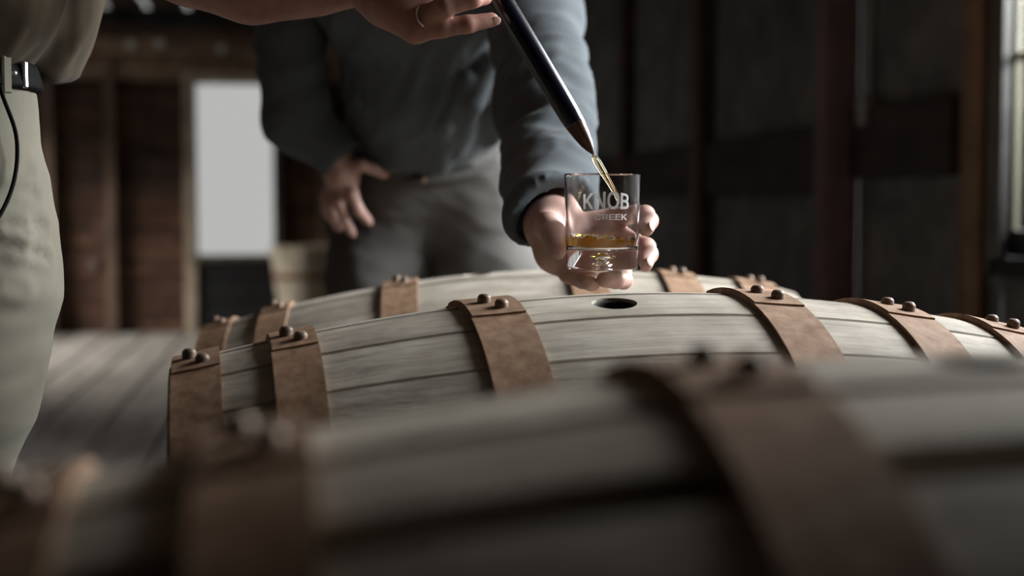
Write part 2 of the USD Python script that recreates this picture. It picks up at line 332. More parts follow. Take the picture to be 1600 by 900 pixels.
# pale knobs added as bright spots on the beam; metal knob on the wall
for px, py in ((205, 70), (249, 68), (347, 76)):
    c = UY(px, py, Y1-.145); k = lathe([(0, 0), (.03, 0), (.032, .01), (.02, .018), (.03, .03), (.026, .045), (0, .05)], 20)
    k.apply_transform(trimesh.transformations.rotation_matrix(np.pi/2, [1, 0, 0])); k.apply_translation(c)
    w_ = {205: 'farthest from the bright window', 249: 'the middle one of three', 347: 'directly above the bright window'}[px]
    o = obj('insulator_knob', k, 'spot_pale', smooth=40); tag(o, f'small pale knob added as a bright spot on the brown beam, {w_}', 'knob', 'knobs on the beam')
c = UY(148, 412, Y1-.004); k = lathe([(0, 0), (.03, 0), (.034, .012), (.024, .03), (0, .036)], 20); k.apply_transform(trimesh.transformations.rotation_matrix(np.pi/2, [1, 0, 0])); k.apply_translation(c)
tag(obj('metal_disc', k, 'steel', smooth=40), 'small round metal knob on the dark planks below the window height', 'knob')
# far window
w1 = thing('window_1', 'bright white-lit window with pale wooden side trim', 'window', kind='structure')
obj('window_frame', box((WL-.085, Y1-.075, WB-.62), (WL-.002, Y1+.05, WT+.03)), 'trim_wood', w1)
obj('window_frame', box((WR+.002, Y1-.075, WB-.05), (WR+.06, Y1+.05, WT+.03)), 'window_olive', w1)
obj('window_frame', box((WL-.09, Y1-.07, WT+.002), (WR+.065, Y1+.05, WT+.075)), 'trim_wood', w1)
obj('window_sill', box((WL-.03, Y1-.085, WB-.045), (WR+.05, Y1+.05, WB-.003)), 'window_olive', w1)
obj('pane', box((WL, Y1+.03, WB), (WR, Y1+.034, WT), .001), 'pane', w1)
# ceiling
ce = thing('ceiling', 'dark boarded ceiling on pale wooden joists', 'ceiling', kind='structure')
xs0 = UY(229, 31, Y1-.2)[0]; sp = .285; YG = 9.0
for i in range(-12, 14):
    a, b = max(xs0+i*sp, X0), min(xs0+(i+1)*sp, X1+.07)
    if b-a < .03: continue
    ga, gb_ = (.021 if i in (-1, 0, 1) else .002), (.021 if i+1 in (-1, 0, 1) else .002)
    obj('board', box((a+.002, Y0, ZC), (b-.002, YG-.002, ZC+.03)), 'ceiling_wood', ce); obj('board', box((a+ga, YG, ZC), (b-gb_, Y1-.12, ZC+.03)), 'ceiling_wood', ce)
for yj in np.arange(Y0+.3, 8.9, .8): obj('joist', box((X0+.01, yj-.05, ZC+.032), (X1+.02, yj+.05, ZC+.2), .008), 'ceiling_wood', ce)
obj('header_board', box((X0+.01, Y1-.16, ZC-.13), (X1-.01, Y1-.1, ZC-.002)), 'dark_board', ce)
# side wall with corrugated sheets, posts and girts
rw = thing('wall_right', 'dark corrugated metal side wall on brown timber posts', 'wall', kind='structure')
def sheet(ya, yb, za, zb):
    n = max(8, int((yb-ya)/.0095)); y = np.linspace(ya, yb, n); xx = X1+.012+.009*np.sin(y/.068*2*np.pi)
    v = []; 
    for z in (za, zb):
        v += [np.stack([xx, y, np.full(n, z)], 1), np.stack([xx+.003, y, np.full(n, z)], 1)]
    v = np.vstack(v); f = []
    for i in range(n-1):
        a, b, c, d = i, n+i, 2*n+i, 3*n+i
        f += [[a, a+1, c+1], [a, c+1, c], [b, d+1, b+1], [b, d, d+1], [a, b, b+1], [a, b+1, a+1], [c, d+1, d], [c, c+1, d+1]]
    for i in (0, n-1):
        q = [i, n+i, 3*n+i, 2*n+i]; q = q if i else q[::-1]; f += [[q[0], q[1], q[2]], [q[0], q[2], q[3]]]
    t = trimesh.Trimesh(v, f, process=False); t.invert() if t.volume < 0 else None
    return t
WIN = [(1.25, 3.655)]; SZ0, SZ1 = .80, 2.28
edges = [3.80, 4.72, 5.7, 6.55, 7.3, 8.1, 9.4, Y1]
for a, b in zip(edges[:-1], edges[1:]): obj('corrugated_panel', sheet(a, b-.004, .0, ZC-.003), 'corrugated_metal', rw, 30)
for a, b in ((Y0, WIN[0][0]), (WIN[0][1], 3.80)): obj('corrugated_panel', sheet(a, b-.004, .0, ZC-.003), 'corrugated_metal', rw, 30)
for a, b in WIN:
    obj('corrugated_panel', sheet(a, b-.004, 0, SZ0-.02), 'corrugated_metal', rw, 30); obj('corrugated_panel', sheet(a, b-.004, SZ1+.02, ZC-.003), 'corrugated_metal', rw, 30)
def post(ya, yb, dep, m): obj('post', box((X1-dep, ya, .0), (X1-.001, yb, ZC-.002), .008), m, rw)
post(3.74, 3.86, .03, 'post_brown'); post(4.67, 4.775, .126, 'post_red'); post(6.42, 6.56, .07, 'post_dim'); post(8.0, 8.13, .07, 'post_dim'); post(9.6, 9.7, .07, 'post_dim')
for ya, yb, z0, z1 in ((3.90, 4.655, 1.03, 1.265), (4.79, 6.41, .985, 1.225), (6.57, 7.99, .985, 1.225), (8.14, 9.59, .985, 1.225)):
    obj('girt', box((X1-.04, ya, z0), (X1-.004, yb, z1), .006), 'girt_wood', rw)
for k, (a, b) in enumerate(WIN):
    w = thing(f'window_{k+2}', 'side window with weathered pale and olive frame', 'window', kind='structure')
    for ya, yb, m in ((b+.002, b+.05, 'window_olive'), (a-.05, a-.002, 'window_olive')): obj('casing', box((X1-.022, ya, SZ0-.05), (X1+.0, yb, SZ1+.05)), m, w)
    obj('jamb', box((X1-.02, b-.022, SZ0), (X1+.006, b+.0, SZ1)), 'window_paint', w); obj('jamb', box((X1-.02, a, SZ0), (X1+.006, a+.022, SZ1)), 'window_paint', w)
    obj('stop', box((X1+.007, b-.010, SZ0), (X1+.017, b+.01, SZ1), .002), 'dark_board', w); obj('stop', box((X1+.007, a-.01, SZ0), (X1+.017, a+.010, SZ1), .002), 'dark_board', w)  # dark strips coloured as the shade in the gap beside the sash
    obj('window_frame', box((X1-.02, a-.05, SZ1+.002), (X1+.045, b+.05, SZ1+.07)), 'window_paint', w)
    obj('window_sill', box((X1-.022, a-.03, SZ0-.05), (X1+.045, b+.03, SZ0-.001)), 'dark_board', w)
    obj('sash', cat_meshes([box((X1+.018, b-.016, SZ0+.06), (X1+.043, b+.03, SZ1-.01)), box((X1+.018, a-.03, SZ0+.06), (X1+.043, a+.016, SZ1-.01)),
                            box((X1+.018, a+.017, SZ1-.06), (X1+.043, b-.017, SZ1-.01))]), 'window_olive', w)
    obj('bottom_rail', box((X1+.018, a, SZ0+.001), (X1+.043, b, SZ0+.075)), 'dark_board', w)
    nc = 5 if b-a > 1.2 else 2; cuts = np.linspace(a+.006, b-.006, nc+1)
    obj('muntin', cat_meshes([box((X1+.022, ym-.012, SZ0+.08), (X1+.040, ym+.012, SZ1-.065)) for ym in cuts[1:-1]]+[box((X1+.023, a+.018, z-.011), (X1+.039, b-.018, z+.011)) for z in (1.344, 1.80)]), 'window_olive', w)
    for pa, pb in zip(cuts[:-1]+.013, cuts[1:]-.013):
        for za, zb in ((SZ0+.077, 1.332), (1.356, 1.788), (1.812, SZ1-.062)): obj('pane', box((X1+.030, pa, za), (X1+.033, pb, zb), .0005), 'pane', w)
# conduit on the side wall
cp = UX(1357, 150, X1-.03); co = thing('wall_conduit', 'thin pale vertical metal conduit running up the corrugated wall', 'pipe')
obj('conduit_pipe', cyl((X1-.03, cp[1], cp[2]), (X1-.03, cp[1], ZC-.002), .011), 'conduit', co, 40)
obj('junction_box', box((X1-.06, cp[1]-.035, cp[2]-.1), (X1-.004, cp[1]+.035, cp[2])), 'conduit', co)
# remaining walls of the room
lw = thing('wall_left', 'dark horizontal plank wall on the far side of the aisle', 'wall', kind='structure'); LY0, LY1 = 8.15, 10.15
def yplank(y0, y1, z0, z1): obj('plank', box((X0-.05+random.uniform(-.006, 0), y0+.003, z0), (X0, y1-.003, z1-.005), .004), 'wall_wood_y', lw)
zl = [0, .2, .4, .6, .83, 1.05, 1.27, 1.48, 1.7, 1.9, 2.12, ZC-.004]
for a, b in zip(zl[:-1], zl[1:]):
    if .59 < a and b < 1.91: cuts = [(Y0, 2.6), (2.6, LY0), (LY1, Y1)]
    else: yy = random.uniform(1.5, 6.5); cuts = [(Y0, yy), (yy, Y1)]
    for p, q in cuts: yplank(p, q, a, b)
obj('wall_backing', cat_meshes([box((X0-.09, Y0, -.05), (X0-.06, LY0, ZC)), box((X0-.09, LY1, -.05), (X0-.06, Y1+.09, ZC)), box((X0-.09, LY0, -.05), (X0-.06, LY1, .6)), box((X0-.09, LY0, 1.9), (X0-.06, LY1, ZC))]), 'dark_board', lw)
tag(obj('wall_front', box((X0, Y0-.08, 0), (X1+.1, Y0, ZC+.3)), 'wall_wood'), 'dark wall behind the viewpoint', 'wall', kind='structure')
w4 = thing('window_4', 'side window in the wall beyond the frame', 'window', kind='structure'); obj('pane', box((X0-.05, 8.15, .6), (X0-.046, 10.15, 1.9), .0005), 'pane', w4)
obj('window_frame', cat_meshes([box((X0-.02, 8.07, .55), (X0+.03, 8.15, 1.95)), box((X0-.02, 10.15, .55), (X0+.03, 10.23, 1.95)), box((X0-.02, 8.16, .53), (X0+.03, 10.14, .6)), box((X0-.02, 8.16, 1.9), (X0+.03, 10.14, 1.97))]), 'trim_wood', w4)

# ------------------------------------------------------------------ barrels
RB, RH, LB = .29, .232, .93
def R_of(u): return RB-(RB-RH)*(np.abs(u)/(LB/2))**1.9
def rotm(a): c, s = math.cos(a), math.sin(a); return np.array([[c, -s, 0], [s, c, 0], [0, 0, 1]])
def ring_pt(u, r, t): return np.stack([u, -r*np.cos(t), r*np.sin(t)], -1)
def stave_mesh(t0, t1, rng_, gap=.0016, depth=.024):
    us = np.linspace(-LB/2, LB/2, 27); k = 6; rows = []
    warp = rng_.uniform(-.0012, .0012)
    for u in us:
        r = float(R_of(u)); g = gap/r; ch = .0022
        a, b = t0+g/2, t1-g/2; ts = np.linspace(a+ch/r, b-ch/r, k)
        lip = .004*(abs(u) > LB/2-.001)
        sec = [(r-ch-lip, a)]+[(r-lip+warp, t) for t in ts]+[(r-ch-lip, b), (r-depth, b), (r-depth, a)]
        rows.append(np.array([ring_pt(np.array(u), rr, np.array(tt)) for rr, tt in sec]))
    m = len(rows[0]); v = np.vstack(rows); f = []
    for i in range(len(us)-1):
        for j in range(m):
            q = (j+1) % m; a, b, c, d = i*m+j, i*m+q, (i+1)*m+q, (i+1)*m+j; f += [[a, b, c], [a, c, d]]
    for j in range(1, m-1): f += [[0, j+1, j], [len(v)-m, len(v)-m+j, len(v)-m+j+1]]
    t = trimesh.Trimesh(v, f, process=False)
    if t.volume < 0: t.invert()
    return t
def to_manifold(t): return manifold3d.Manifold(manifold3d.Mesh(np.asarray(t.vertices, np.float32), np.asarray(t.faces, np.uint32)))
def from_manifold(k): q = k.to_mesh(); return trimesh.Trimesh(q.vert_properties[:, :3], q.tri_verts, process=False)
TB = math.radians(80)
HOOPS = [(-.462, -.417), (-.370, -.326), (-.181, -.127), (.105, .160), (.252, .306), (.372, .432)]
def hoop_mesh(u0, u1, th=.0044, ts=0.0, te=2*math.pi, lift=0.0, n=96, closed=True):
    t = np.linspace(ts, te, n, endpoint=not closed); out = []
    r0, r1 = float(R_of(u0))+lift, float(R_of(u1))+lift; rc = max(float(R_of((u0+u1)/2))+lift, (r0+r1)/2)
    prof = [(u0, r0-.003), (u0-.0004, r0+th*1.25), ((u0+u1)/2, rc+th), (u1, r1+th), (u1, r1-.003)]
    m = len(prof); v = np.vstack([ring_pt(np.full(n, u), r, t) for u, r in prof]).reshape(m, n, 3).transpose(1, 0, 2).reshape(-1, 3); f = []
    for i in range(n if closed else n-1):
        j = (i+1) % n
        for k in range(m):
            q = (k+1) % m; f += [[i*m+k, i*m+q, j*m+q], [i*m+k, j*m+q, j*m+k]]
    if not closed:
        for k in range(1, m-1): f += [[0, k, k+1], [(n-1)*m, (n-1)*m+k+1, (n-1)*m+k]]
    tm = trimesh.Trimesh(v, f, process=False)
    if tm.volume < 0: tm.invert()
    return tm
def rivet_mesh(u, t, r, h=.0072, rad=.0068):
    k = lathe([(0, -.002), (rad, -.002), (rad, h*.55), (rad*.72, h*.9), (rad*.3, h), (0, h)], 14)
    n = ring_pt(np.array(0.0), 1.0, np.array(t)); x = np.array([1.0, 0, 0]); y = np.cross(n, x)
    M = np.eye(4); M[:3, 0], M[:3, 1], M[:3, 2], M[:3, 3] = x, y, n, ring_pt(np.array(u), r, np.array(t)); k.apply_transform(M); return k
def barrel(label, pos, yaw, tilt, seed, gap, roll=0.0, last=None, wide=(), mat=('oak_weathered', 'oak_pale')):
    rg = np.random.default_rng(seed)
    a = np.array([math.cos(yaw)*math.cos(tilt), math.sin(yaw)*math.cos(tilt), math.sin(tilt)]); n = np.array([-math.sin(yaw), math.cos(yaw), 0]); w = np.cross(a, n)
    M = np.eye(4); M[:3, 0], M[:3, 1], M[:3, 2], M[:3, 3] = a, n, w, pos
    o = thing('whiskey_barrel', label, 'barrel', 'barrels lying side by side', M=M)
    tb = TB+roll; hb_ = TB+min(roll, math.radians(4)); wid = [math.radians(17.0)]; 
    while sum(wid) < 2*math.pi-math.radians(9): wid.append(math.radians(rg.uniform(11.5, 17.5)))
    s = (2*math.pi-wid[0])/sum(wid[1:]); wid[1:] = [q*s for q in wid[1:]]
    if last: dlt = (wid[-1]-math.radians(last))/(len(wid)-2); wid[1:-1] = [q+dlt for q in wid[1:-1]]; wid[-1] = math.radians(last)
    t = tb-wid[0]/2
    for i, q in enumerate(wid):
        n_ = len(wid); wd = {k % n_: g for k, g in wide}; m = stave_mesh(t+wd.get((i-1) % n_, 0)/2/RB, t+q-wd.get(i, 0)/2/RB, rg, gap*rg.uniform(.6, 1.5)); t += q
        if i == 0:
            hole = lathe([(0, -.1), (.0215, -.1), (.0215, -.004), (.0235, .003), (.0235, .03), (0, .03)], 40)
            nn = ring_pt(np.array(0.0), 1.0, np.array(tb)); H = np.eye(4); H[:3, 0] = [1, 0, 0]; H[:3, 1] = np.cross(nn, [1, 0, 0]); H[:3, 2] = nn; H[:3, 3] = ring_pt(np.array(-.033), float(R_of(.033)), np.array(tb)); hole.apply_transform(H)
            try: m = from_manifold(to_manifold(m)-to_manifold(hole))
            except Exception as e: print('bung', e)
        obj('stave', m, mat[i % 2 if i < 3 else int(rg.integers(0, 2))], o, 25)
        if i == 0:
            ln = lathe([(.0186, -.024), (.0213, -.024), (.0213, -.0045), (.0200, -.003), (.0186, -.0045), (.0186, -.024)], 40); ln.apply_transform(H); obj('bung_liner', ln, 'char_shade', o, 40, 'charred black liner added to darken the bung hole')  # black tube added so the hole reads as unlit inside
    for sgn in (-1, 1):
        uh = sgn*(LB/2-.035); rh = float(R_of(uh))-.025
        for k in range(4):
            z0, z1 = -rh+k*rh/2+.0008, -rh+(k+1)*rh/2-.0008
            ww = [(math.sqrt(max(rh*rh-z*z, 0)), z) for z in np.linspace(z0, z1, 7)]
            poly = np.array([(y, z) for y, z in ww]+[(-y, z) for y, z in ww[::-1]]); mm = len(poly)
            v = np.vstack([np.c_[np.full(mm, uh-.009), poly], np.c_[np.full(mm, uh+.009), poly]]); obj('head_board', trimesh.convex.convex_hull(v), 'oak_head', o)
    for i, (u0, u1) in enumerate(HOOPS):
        body = cat_meshes([hoop_mesh(u0, u1), hoop_mesh(u0+.0008, u1-.0008, .0034, hb_+math.radians(-4.6), hb_+math.radians(23), .0030, 14, False)])
        h = obj('hoop', body, 'rusty_hoop', o, 35)
        um = (u0+u1)/2; 
        for du, dt in ((-.006, 4.5), (.006, -.5)):
            obj('rivet', rivet_mesh(um+du, hb_+math.radians(dt), float(R_of(um))+.0072), 'rivet_steel', h, 40)
    return o, M
FY = .213-YAW
def bpos(x, y, z): p = rotm(-YAW) @ rotm(.213) @ np.array([x, y, 0]); return np.array([p[0], p[1], CAM_H+z])
B_MID = barrel('weathered oak barrel lying in the middle, open bung hole on top under the glass', bpos(.433, 1.404, -.384), FY, .012, 11, .0011, wide=((0, .0045),))
B_FAR = barrel('weathered oak barrel lying behind the others, against the legs of the person in grey trousers', bpos(.47, 2.187, -.40), FY-.163, .064, 12, .0016, math.radians(9))
B_NEAR = barrel('blurred dark oak barrel lying nearest the viewer, filling the bottom of the picture', bpos(.364, .571, -.358), FY-.033, -.008, 23, .0042, math.radians(9.2), 13.6, ((-1, .006), (-2, .016)), ('oak_near_lit', 'oak_near_lit'))
# rack: two timbers carrying the barrels, each barrel on its own cradle block
for k, u in enumerate((-.29, .29)):
    pts = [(M[:3, :3] @ np.array([u, 0, 0])+M[:3, 3]) for _, M in (B_NEAR, B_MID, B_FAR)]
    xm = float(np.mean([p[0] for p in pts]))
    r = thing('rack_rail', 'heavy timber rail under the barrels at the end towards the person in khaki' if k == 0 else 'heavy timber rail under the barrels at the end towards the side window', 'rail')
    obj('rail_beam', box((xm-.16, -.1, .10), (xm+.16, 2.45, .20), .01), 'rail_wood', r)
    for yy in (0.1, 1.2, 2.2): obj('foot_block', box((xm-.12, yy, 0.001), (xm+.12, yy+.2, .099), .006), 'rail_wood', r)
    for (_, M), p in zip((B_NEAR, B_MID, B_FAR), pts):
        zb = p[2]-float(R_of(u)); 
        for s in (-1, 1):
            y0, y1 = p[1]+s*.10, p[1]+s*.19; rr = float(R_of(u))+.006
            za, zb2 = p[2]-math.sqrt(rr*rr-.10**2), p[2]-math.sqrt(rr*rr-.19**2)
            v = np.array([(xx, yy, zz) for xx in (p[0]-.03, p[0]+.03) for yy, zz in ((y0, .2005), (y1, .2005), (y0, za), (y1, zb2-.004))]); obj('chock', trimesh.convex.convex_hull(v), 'rail_wood', r)

# ------------------------------------------------------------------ tasting glass, whiskey, stream, thief
GD = 1.58; GB = U(941, 421, GD); GT = U(941, 272, GD); gh = GT[2]-GB[2]; gr = 60.0/F*GD; gb = 56.0/F*GD
hb = gh*31/149
outer = [(0, 0), (gb-.006, 0), (gb-.0015, .0012), (gb, .004)]+[(gb+(gr-gb)*q, .004+(gh-.004)*q) for q in (.25, .5, .75)]+[(gr, gh-.001), (gr-.001, gh), (gr-.0018, gh-.0006)]
inner = [(gr-.0022+(gb-gr)*q, gh-.001-(gh-hb-.006)*q) for q in (0, .33, .66, 1)]+[(gb-.0045, hb+.002), (gb-.009, hb), (0, hb)]
gm = lathe(outer+inner, 96)
bub = lathe([(0, .0025), (.0035, .003), (.0055, .005), (.0052, .008), (.0036, .0105), (.0036, .012), (.0062, .0145), (.0068, .0165), (.0055, .0182), (.003, .019), (.0024, .0205), (0, .021)], 40)
bub.invert(); bub.apply_scale([1.5, 1.5, hb/.0228])
glass = thing('whiskey_glass', 'clear thick-bottomed tumbler with white frosted lettering held over the open barrel', 'glass', loc=GB)
obj('glass_body', cat_meshes([gm, bub]), 'glass', glass, 40)
def wrap_text(txt, h, z0, px, bold=True, arch=0.0, space=1.0):
    t = meshkit.text_mesh(txt, h, .0004, bold); v = np.array(t.vertices); w = v[:, 0].max()-v[:, 0].min(); v[:, 0] -= (v[:, 0].max()+v[:, 0].min())/2; v[:, 0] *= space
    v[:, 1] += arch*(1-(v[:, 0]/(w*space/2))**2)*np.clip(v[:, 1]/h, 0, 1)
    fc = -(fwd*[1, 1, 0]); a0 = math.atan2(fc[1], fc[0])+math.asin((px-941)/60.0); r = gb+(gr-gb)*((z0+v[:, 1])/gh)+.00015+v[:, 2]
    an = a0+v[:, 0]/gr
    return trimesh.Trimesh(np.stack([r*np.cos(an), r*np.sin(an), z0+v[:, 1]], 1), t.faces, process=False)
zz = lambda py: (421-py)/F*GD
obj('lettering', wrap_text('KNOB', 21/F*GD, zz(326), 944, True, .003, .95), 'frost', glass)
obj('lettering', wrap_text('CREEK', 8.5/F*GD, zz(343), 951, True, 0, 1.45), 'frost', glass)
# liquid: slightly slopped surface
LZ0, LZ1 = hb+.0004, zz(371)
n = 72; rr_ = np.linspace(0, 1, 14); lv = []; Rl = gb-.0029
for q in rr_:
    for i in range(n):
        a = 2*math.pi*i/n; xx, yy = Rl*q*math.cos(a), Rl*q*math.sin(a); vv = np.array([xx, yy, 0]) @ rgt
        lv.append((xx, yy, LZ1-.07*vv+.0016*math.sin(230*vv+1)*math.cos(150*yy)+.0011*math.sin(380*xx+90*yy)))
top = len(lv)
for r_, z_ in ((Rl, LZ0+.005), (Rl-.004, LZ0+.0012), (Rl-.009, LZ0), (.0001, LZ0)):
    for i in range(n): a = 2*math.pi*i/n; lv.append((r_*math.cos(a), r_*math.sin(a), z_))
lf = []
for k in range(len(lv)//n-1):
    for i in range(n):
        j = (i+1) % n; a, b, c, d = k*n+i, k*n+j, (k+1)*n+j, (k+1)*n+i; lf += [[a, d, c], [a, c, b]]
lm = trimesh.Trimesh(np.array(lv)+GB, lf, process=False); lm.merge_vertices(); lm.update_faces(lm.nondegenerate_faces())
if lm.volume < 0: lm.invert()
tag(obj('whiskey', lm, 'whiskey', smooth=50), 'amber whiskey at the bottom of the tumbler', 'whiskey')
# thief
TIP = U(927, 241, GD-.005); TOP = U(772-.553*260, 0-260, GD-.005); ax = (TIP-TOP)/np.linalg.norm(TIP-TOP)
axp = lambda s: TIP-ax*s
Rt = 18.0/F*GD; s1 = .040
thief = thing('whiskey_thief', 'dark glossy sampling tube held at a slant, pouring whiskey into the tumbler', 'whiskey thief')
obj('tube_body', tube([axp(s) for s in (s1, s1+.012, s1+.03, .12, .25, .33, .335)], [Rt*.90, Rt*.97, Rt, Rt, Rt, Rt, Rt*.8], 40), 'thief_dark', thief, 40)
obj('tube_tip', tube([axp(s) for s in (0, .0015, .006, .0137, .024, .033, s1-.0005)], [.0014, .0020, .0042, .0070, .0092, .0104, Rt*.90], 32), 'thief_copper', thief, 40, 'brownish copper pouring tip')
obj('tube_handle', cat_meshes([tube([axp(s) for s in (.336, .34, .345, .36)], [Rt*.8, Rt*.6, Rt*.5, Rt*.5], 24), tube(curve([axp(.36)+np.array([0, 0, 0]), axp(.38)+rgt*.02, axp(.40), axp(.38)-rgt*.02, axp(.361)], 30), .003, 10)]), 'thief_copper', thief, 40)
# stream: two twisting ropes joined by a thin sheet
A_ = curve([U(*p) for p in ((926, 242, GD-.005), (932, 245, GD-.004), (940, 256, GD-.002), (954, 282, GD+.008), (966, 305, GD+.018), (974, 322, GD+.027))], 40)
B_ = curve([U(*p) for p in ((926, 243, GD-.005), (928, 251, GD-.004), (934, 262, GD-.002), (946, 280, GD+.008), (957, 297, GD+.018), (968, 319, GD+.027))], 40)
c = (A_+B_)/2; side = rgt*.85+upv*.5; side /= np.linalg.norm(side)
sheet_v = np.vstack([A_, B_]); sf = []
dep = np.cross(side, c[-1]-c[0]); dep /= np.linalg.norm(dep); sv = np.vstack([A_+dep*.0003, B_+dep*.0003, A_-dep*.0003, B_-dep*.0003]); m_ = 40
for i in range(m_-1):
    a, b, c2, d2 = i, m_+i, 2*m_+i, 3*m_+i
    sf += [[a, b, b+1], [a, b+1, a+1], [c2, d2+1, d2], [c2, c2+1, d2+1], [a, a+1, c2+1], [a, c2+1, c2], [b, d2+1, b+1], [b, d2, d2+1]]
sf += [[0, 2*m_, 3*m_], [0, 3*m_, m_], [m_-1, 4*m_-1, 3*m_-1], [m_-1, 2*m_-1, 4*m_-1]]
strm = thing('whiskey_stream', 'thin twisting stream of pale whiskey falling from the dark tube', 'whiskey stream')
obj('stream_rope', cat_meshes([tube(A_, .0011, 10), tube(B_, .0012, 10)]), 'stream', strm, 60)
smh = trimesh.Trimesh(sv, sf, process=False); smh.invert() if smh.volume < 0 else None
obj('stream_sheet', smh, 'stream', strm)

# ------------------------------------------------------------------ people
def head_parts(person, c, look, up, skin, hairm, s=1.0):
    """face, ears, nose as one surface; returns sdf for the body and adds hair and eyes"""
    f = np.array(look, float); f /= np.linalg.norm(f); u = np.array(up, float); u -= f*np.dot(u, f); u /= np.linalg.norm(u); r = np.cross(f, u); R = np.stack([r, f, u])
    P = lambda x, y, z: np.array(c)+s*(r*x+f*y+u*z)
    def sdf(p):
        d = ell(p, P(0, -.012, .03), np.array([.074, .095, .092])*s, R); d = smin(d, ell(p, P(0, .022, -.045), np.array([.058, .068, .075])*s, R), .03)
        d = smin(d, seg(p, P(0, .092, .018), P(0, .108, -.022), .010*s, .015*s), .012); d = smin(d, seg(p, P(-.022, .086, -.058), P(.022, .086, -.058), .008*s, .008*s), .008)
        d = smin(d, seg(p, P(0, .07, -.095), P(0, .074, -.1), .02*s, .02*s), .02)
        for q in (-1, 1):
            d = smin(d, ell(p, P(q*.076, -.008, -.01), np.array([.010, .020, .034])*s, R), .006); d = smin(d, seg(p, P(q*.012, .09, .028), P(q*.048, .074, .03), .008*s, .008*s), .01)
            d = np.maximum(d, -(np.linalg.norm(p-P(q*.031, .092, .010), axis=1)-.011*s))
        return d
    def hair(p):
        d = ell(p, P(0, -.022, .045), np.array([.082, .100, .090])*s, R); q = (p-np.array(c))@R.T/s
        d = np.maximum(d, -(q[:, 2]-.055*np.clip((q[:, 1]+.03)/.09, 0, 1.2)+.06)); return d
    hm = nets(hair, np.array(c)-.17, np.array(c)+.17, .007); hm = displace(hm, lambda v: .006*(nz(v*45, 3)-.5)); obj('hair', hm, hairm, person, True)
    for q in (-1, 1):
        e = trimesh.creation.icosphere(2, .0115*s); e.apply_translation(P(q*.031, .080, .010)); obj('eye', e, 'eye_white', person, True)
    return sdf
def fold_fn(axis_a, axis_b, amp, freq_along, freq_round, seed):
    a = np.array(axis_a, float); d = np.array(axis_b, float)-a; d /= np.linalg.norm(d)
    x = np.cross(d, [0, 1, .3]); x /= np.linalg.norm(x); y = np.cross(d, x)
    def f(v):
        q = v-a; k = np.stack([(q@d)*freq_along+(q@x)*freq_round*.9, (q@x)*freq_round, (q@y)*freq_round], 1)
        n_ = nz(k, 3, seed); return amp*(1-2.2*np.abs(n_-.5)*2)
    return f
def finger(nodes): return [(U(x, y, d), r) for x, y, d, r in nodes]
def nails(person, lst):
    for (tip, prev, face, r) in lst:
        t = U(*tip); pv = U(*prev); d = t-pv; d /= np.linalg.norm(d); n_ = np.array(face, float); n_ -= d*np.dot(n_, d); n_ /= np.linalg.norm(n_); x = np.cross(n_, d)
        m = trimesh.creation.icosphere(2, 1.0); v = m.vertices*np.array([r*.62, r*.75, r*.16]); M = np.stack([x, d, n_], 1)
        m = trimesh.Trimesh(v@M.T+t+n_*r*.86+d*r*.25, m.faces, process=False); obj('nail', m, 'nail', person, True)

# ---- the person behind the barrels
P2 = thing('person', 'person in dark blue-grey shirt and grey trousers leaning over the barrels, holding the tumbler', 'person')
ND = lambda *a: [(U(x, y, d), r) for x, y, d, r in a]
leg_r = ND((604, 330, 2.70, .092), (588, 430, 2.69, .085), (580, 700, 2.66, .062), (576, 1010, 2.72, .046))
leg_l = ND((744, 320, 2.70, .094), (762, 430, 2.69, .086), (776, 700, 2.66, .062), (782, 1010, 2.72, .046))
pelvis = ND((640, 300, 2.70, .105), (722, 292, 2.70, .105)); waist = ND((648, 245, 2.68, .108), (712, 238, 2.68, .108))
def trousers2(p):
    d = smin(chain(p, leg_r, .04), chain(p, leg_l, .04), .010); d = smin(d, chain(p, pelvis), .05); d = smin(d, chain(p, waist), .05)
    return np.maximum(d, p[:, 2]-U(680, 195, 2.68)[2])
lo, hi = around(leg_r+leg_l+pelvis+waist); tm = nets(trousers2, lo, hi, .007)
fo1 = fold_fn(leg_r[0][0], leg_r[1][0], .006, 16, 7, 5); fo2 = fold_fn(U(680, 400, 2.6), U(800, 330, 2.6), .007, 12, 8, 9)
tm = displace(relax(tm), lambda v: fo1(v)*.6+fo2(v)*.8*np.clip((v[:, 2]-.6)/.2, 0, 1))
obj('trousers', tm, 'grey_trousers', P2, True)
# crotch fly and waistband
wb = curve([U(600, 288, 2.60), U(640, 284, 2.575), U(680, 282, 2.572), U(730, 272, 2.575), U(780, 252, 2.60)], 24)
obj('waistband', tube(wb, .010, 8), 'grey_trousers', P2, True)
bt = trimesh.creation.icosphere(2, .007); bt.apply_scale([1, .5, 1]); bt.apply_translation(U(660, 281, 2.555)); obj('button', bt, 'rivet_steel', P2, True)

sh_r, el_r, wr_r = U(446, -70, 2.44), U(462, 185, 2.53), U(532, 256, 2.535)
sh_l, el_l, wr_l = U(826, -60, 2.30), U(852, 168, 2.02), U(862, 338, 1.72)
chest = ND((606, -40, 2.38, .112), (720, -45, 2.38, .125)); belly = ND((656, 110, 2.52, .116), (702, 100, 2.52, .120)); hipc = ND((645, 245, 2.66, .118), (722, 232, 2.66, .118))
arm_r = [(sh_r, .064), (el_r, .056), (wr_r+np.array([0, 0, .01]), .041)]; arm_l = [(sh_l, .074), (el_l, .059), (U(860, 305, 1.78), .050), (U(858, 338, 1.70), .056)]
def hem_cut(p):
    xc = (p-EYE)@rgt/((p-EYE)@fwd)*F+800
    zt = np.interp(xc, [500, 600, 690, 740, 800, 860], [262, 266, 270, 245, 198, 180]); return U(0, 0, 1)[2]*0+CAM_H+(316.5-zt)/F*((p-EYE)@fwd)-p[:, 2]
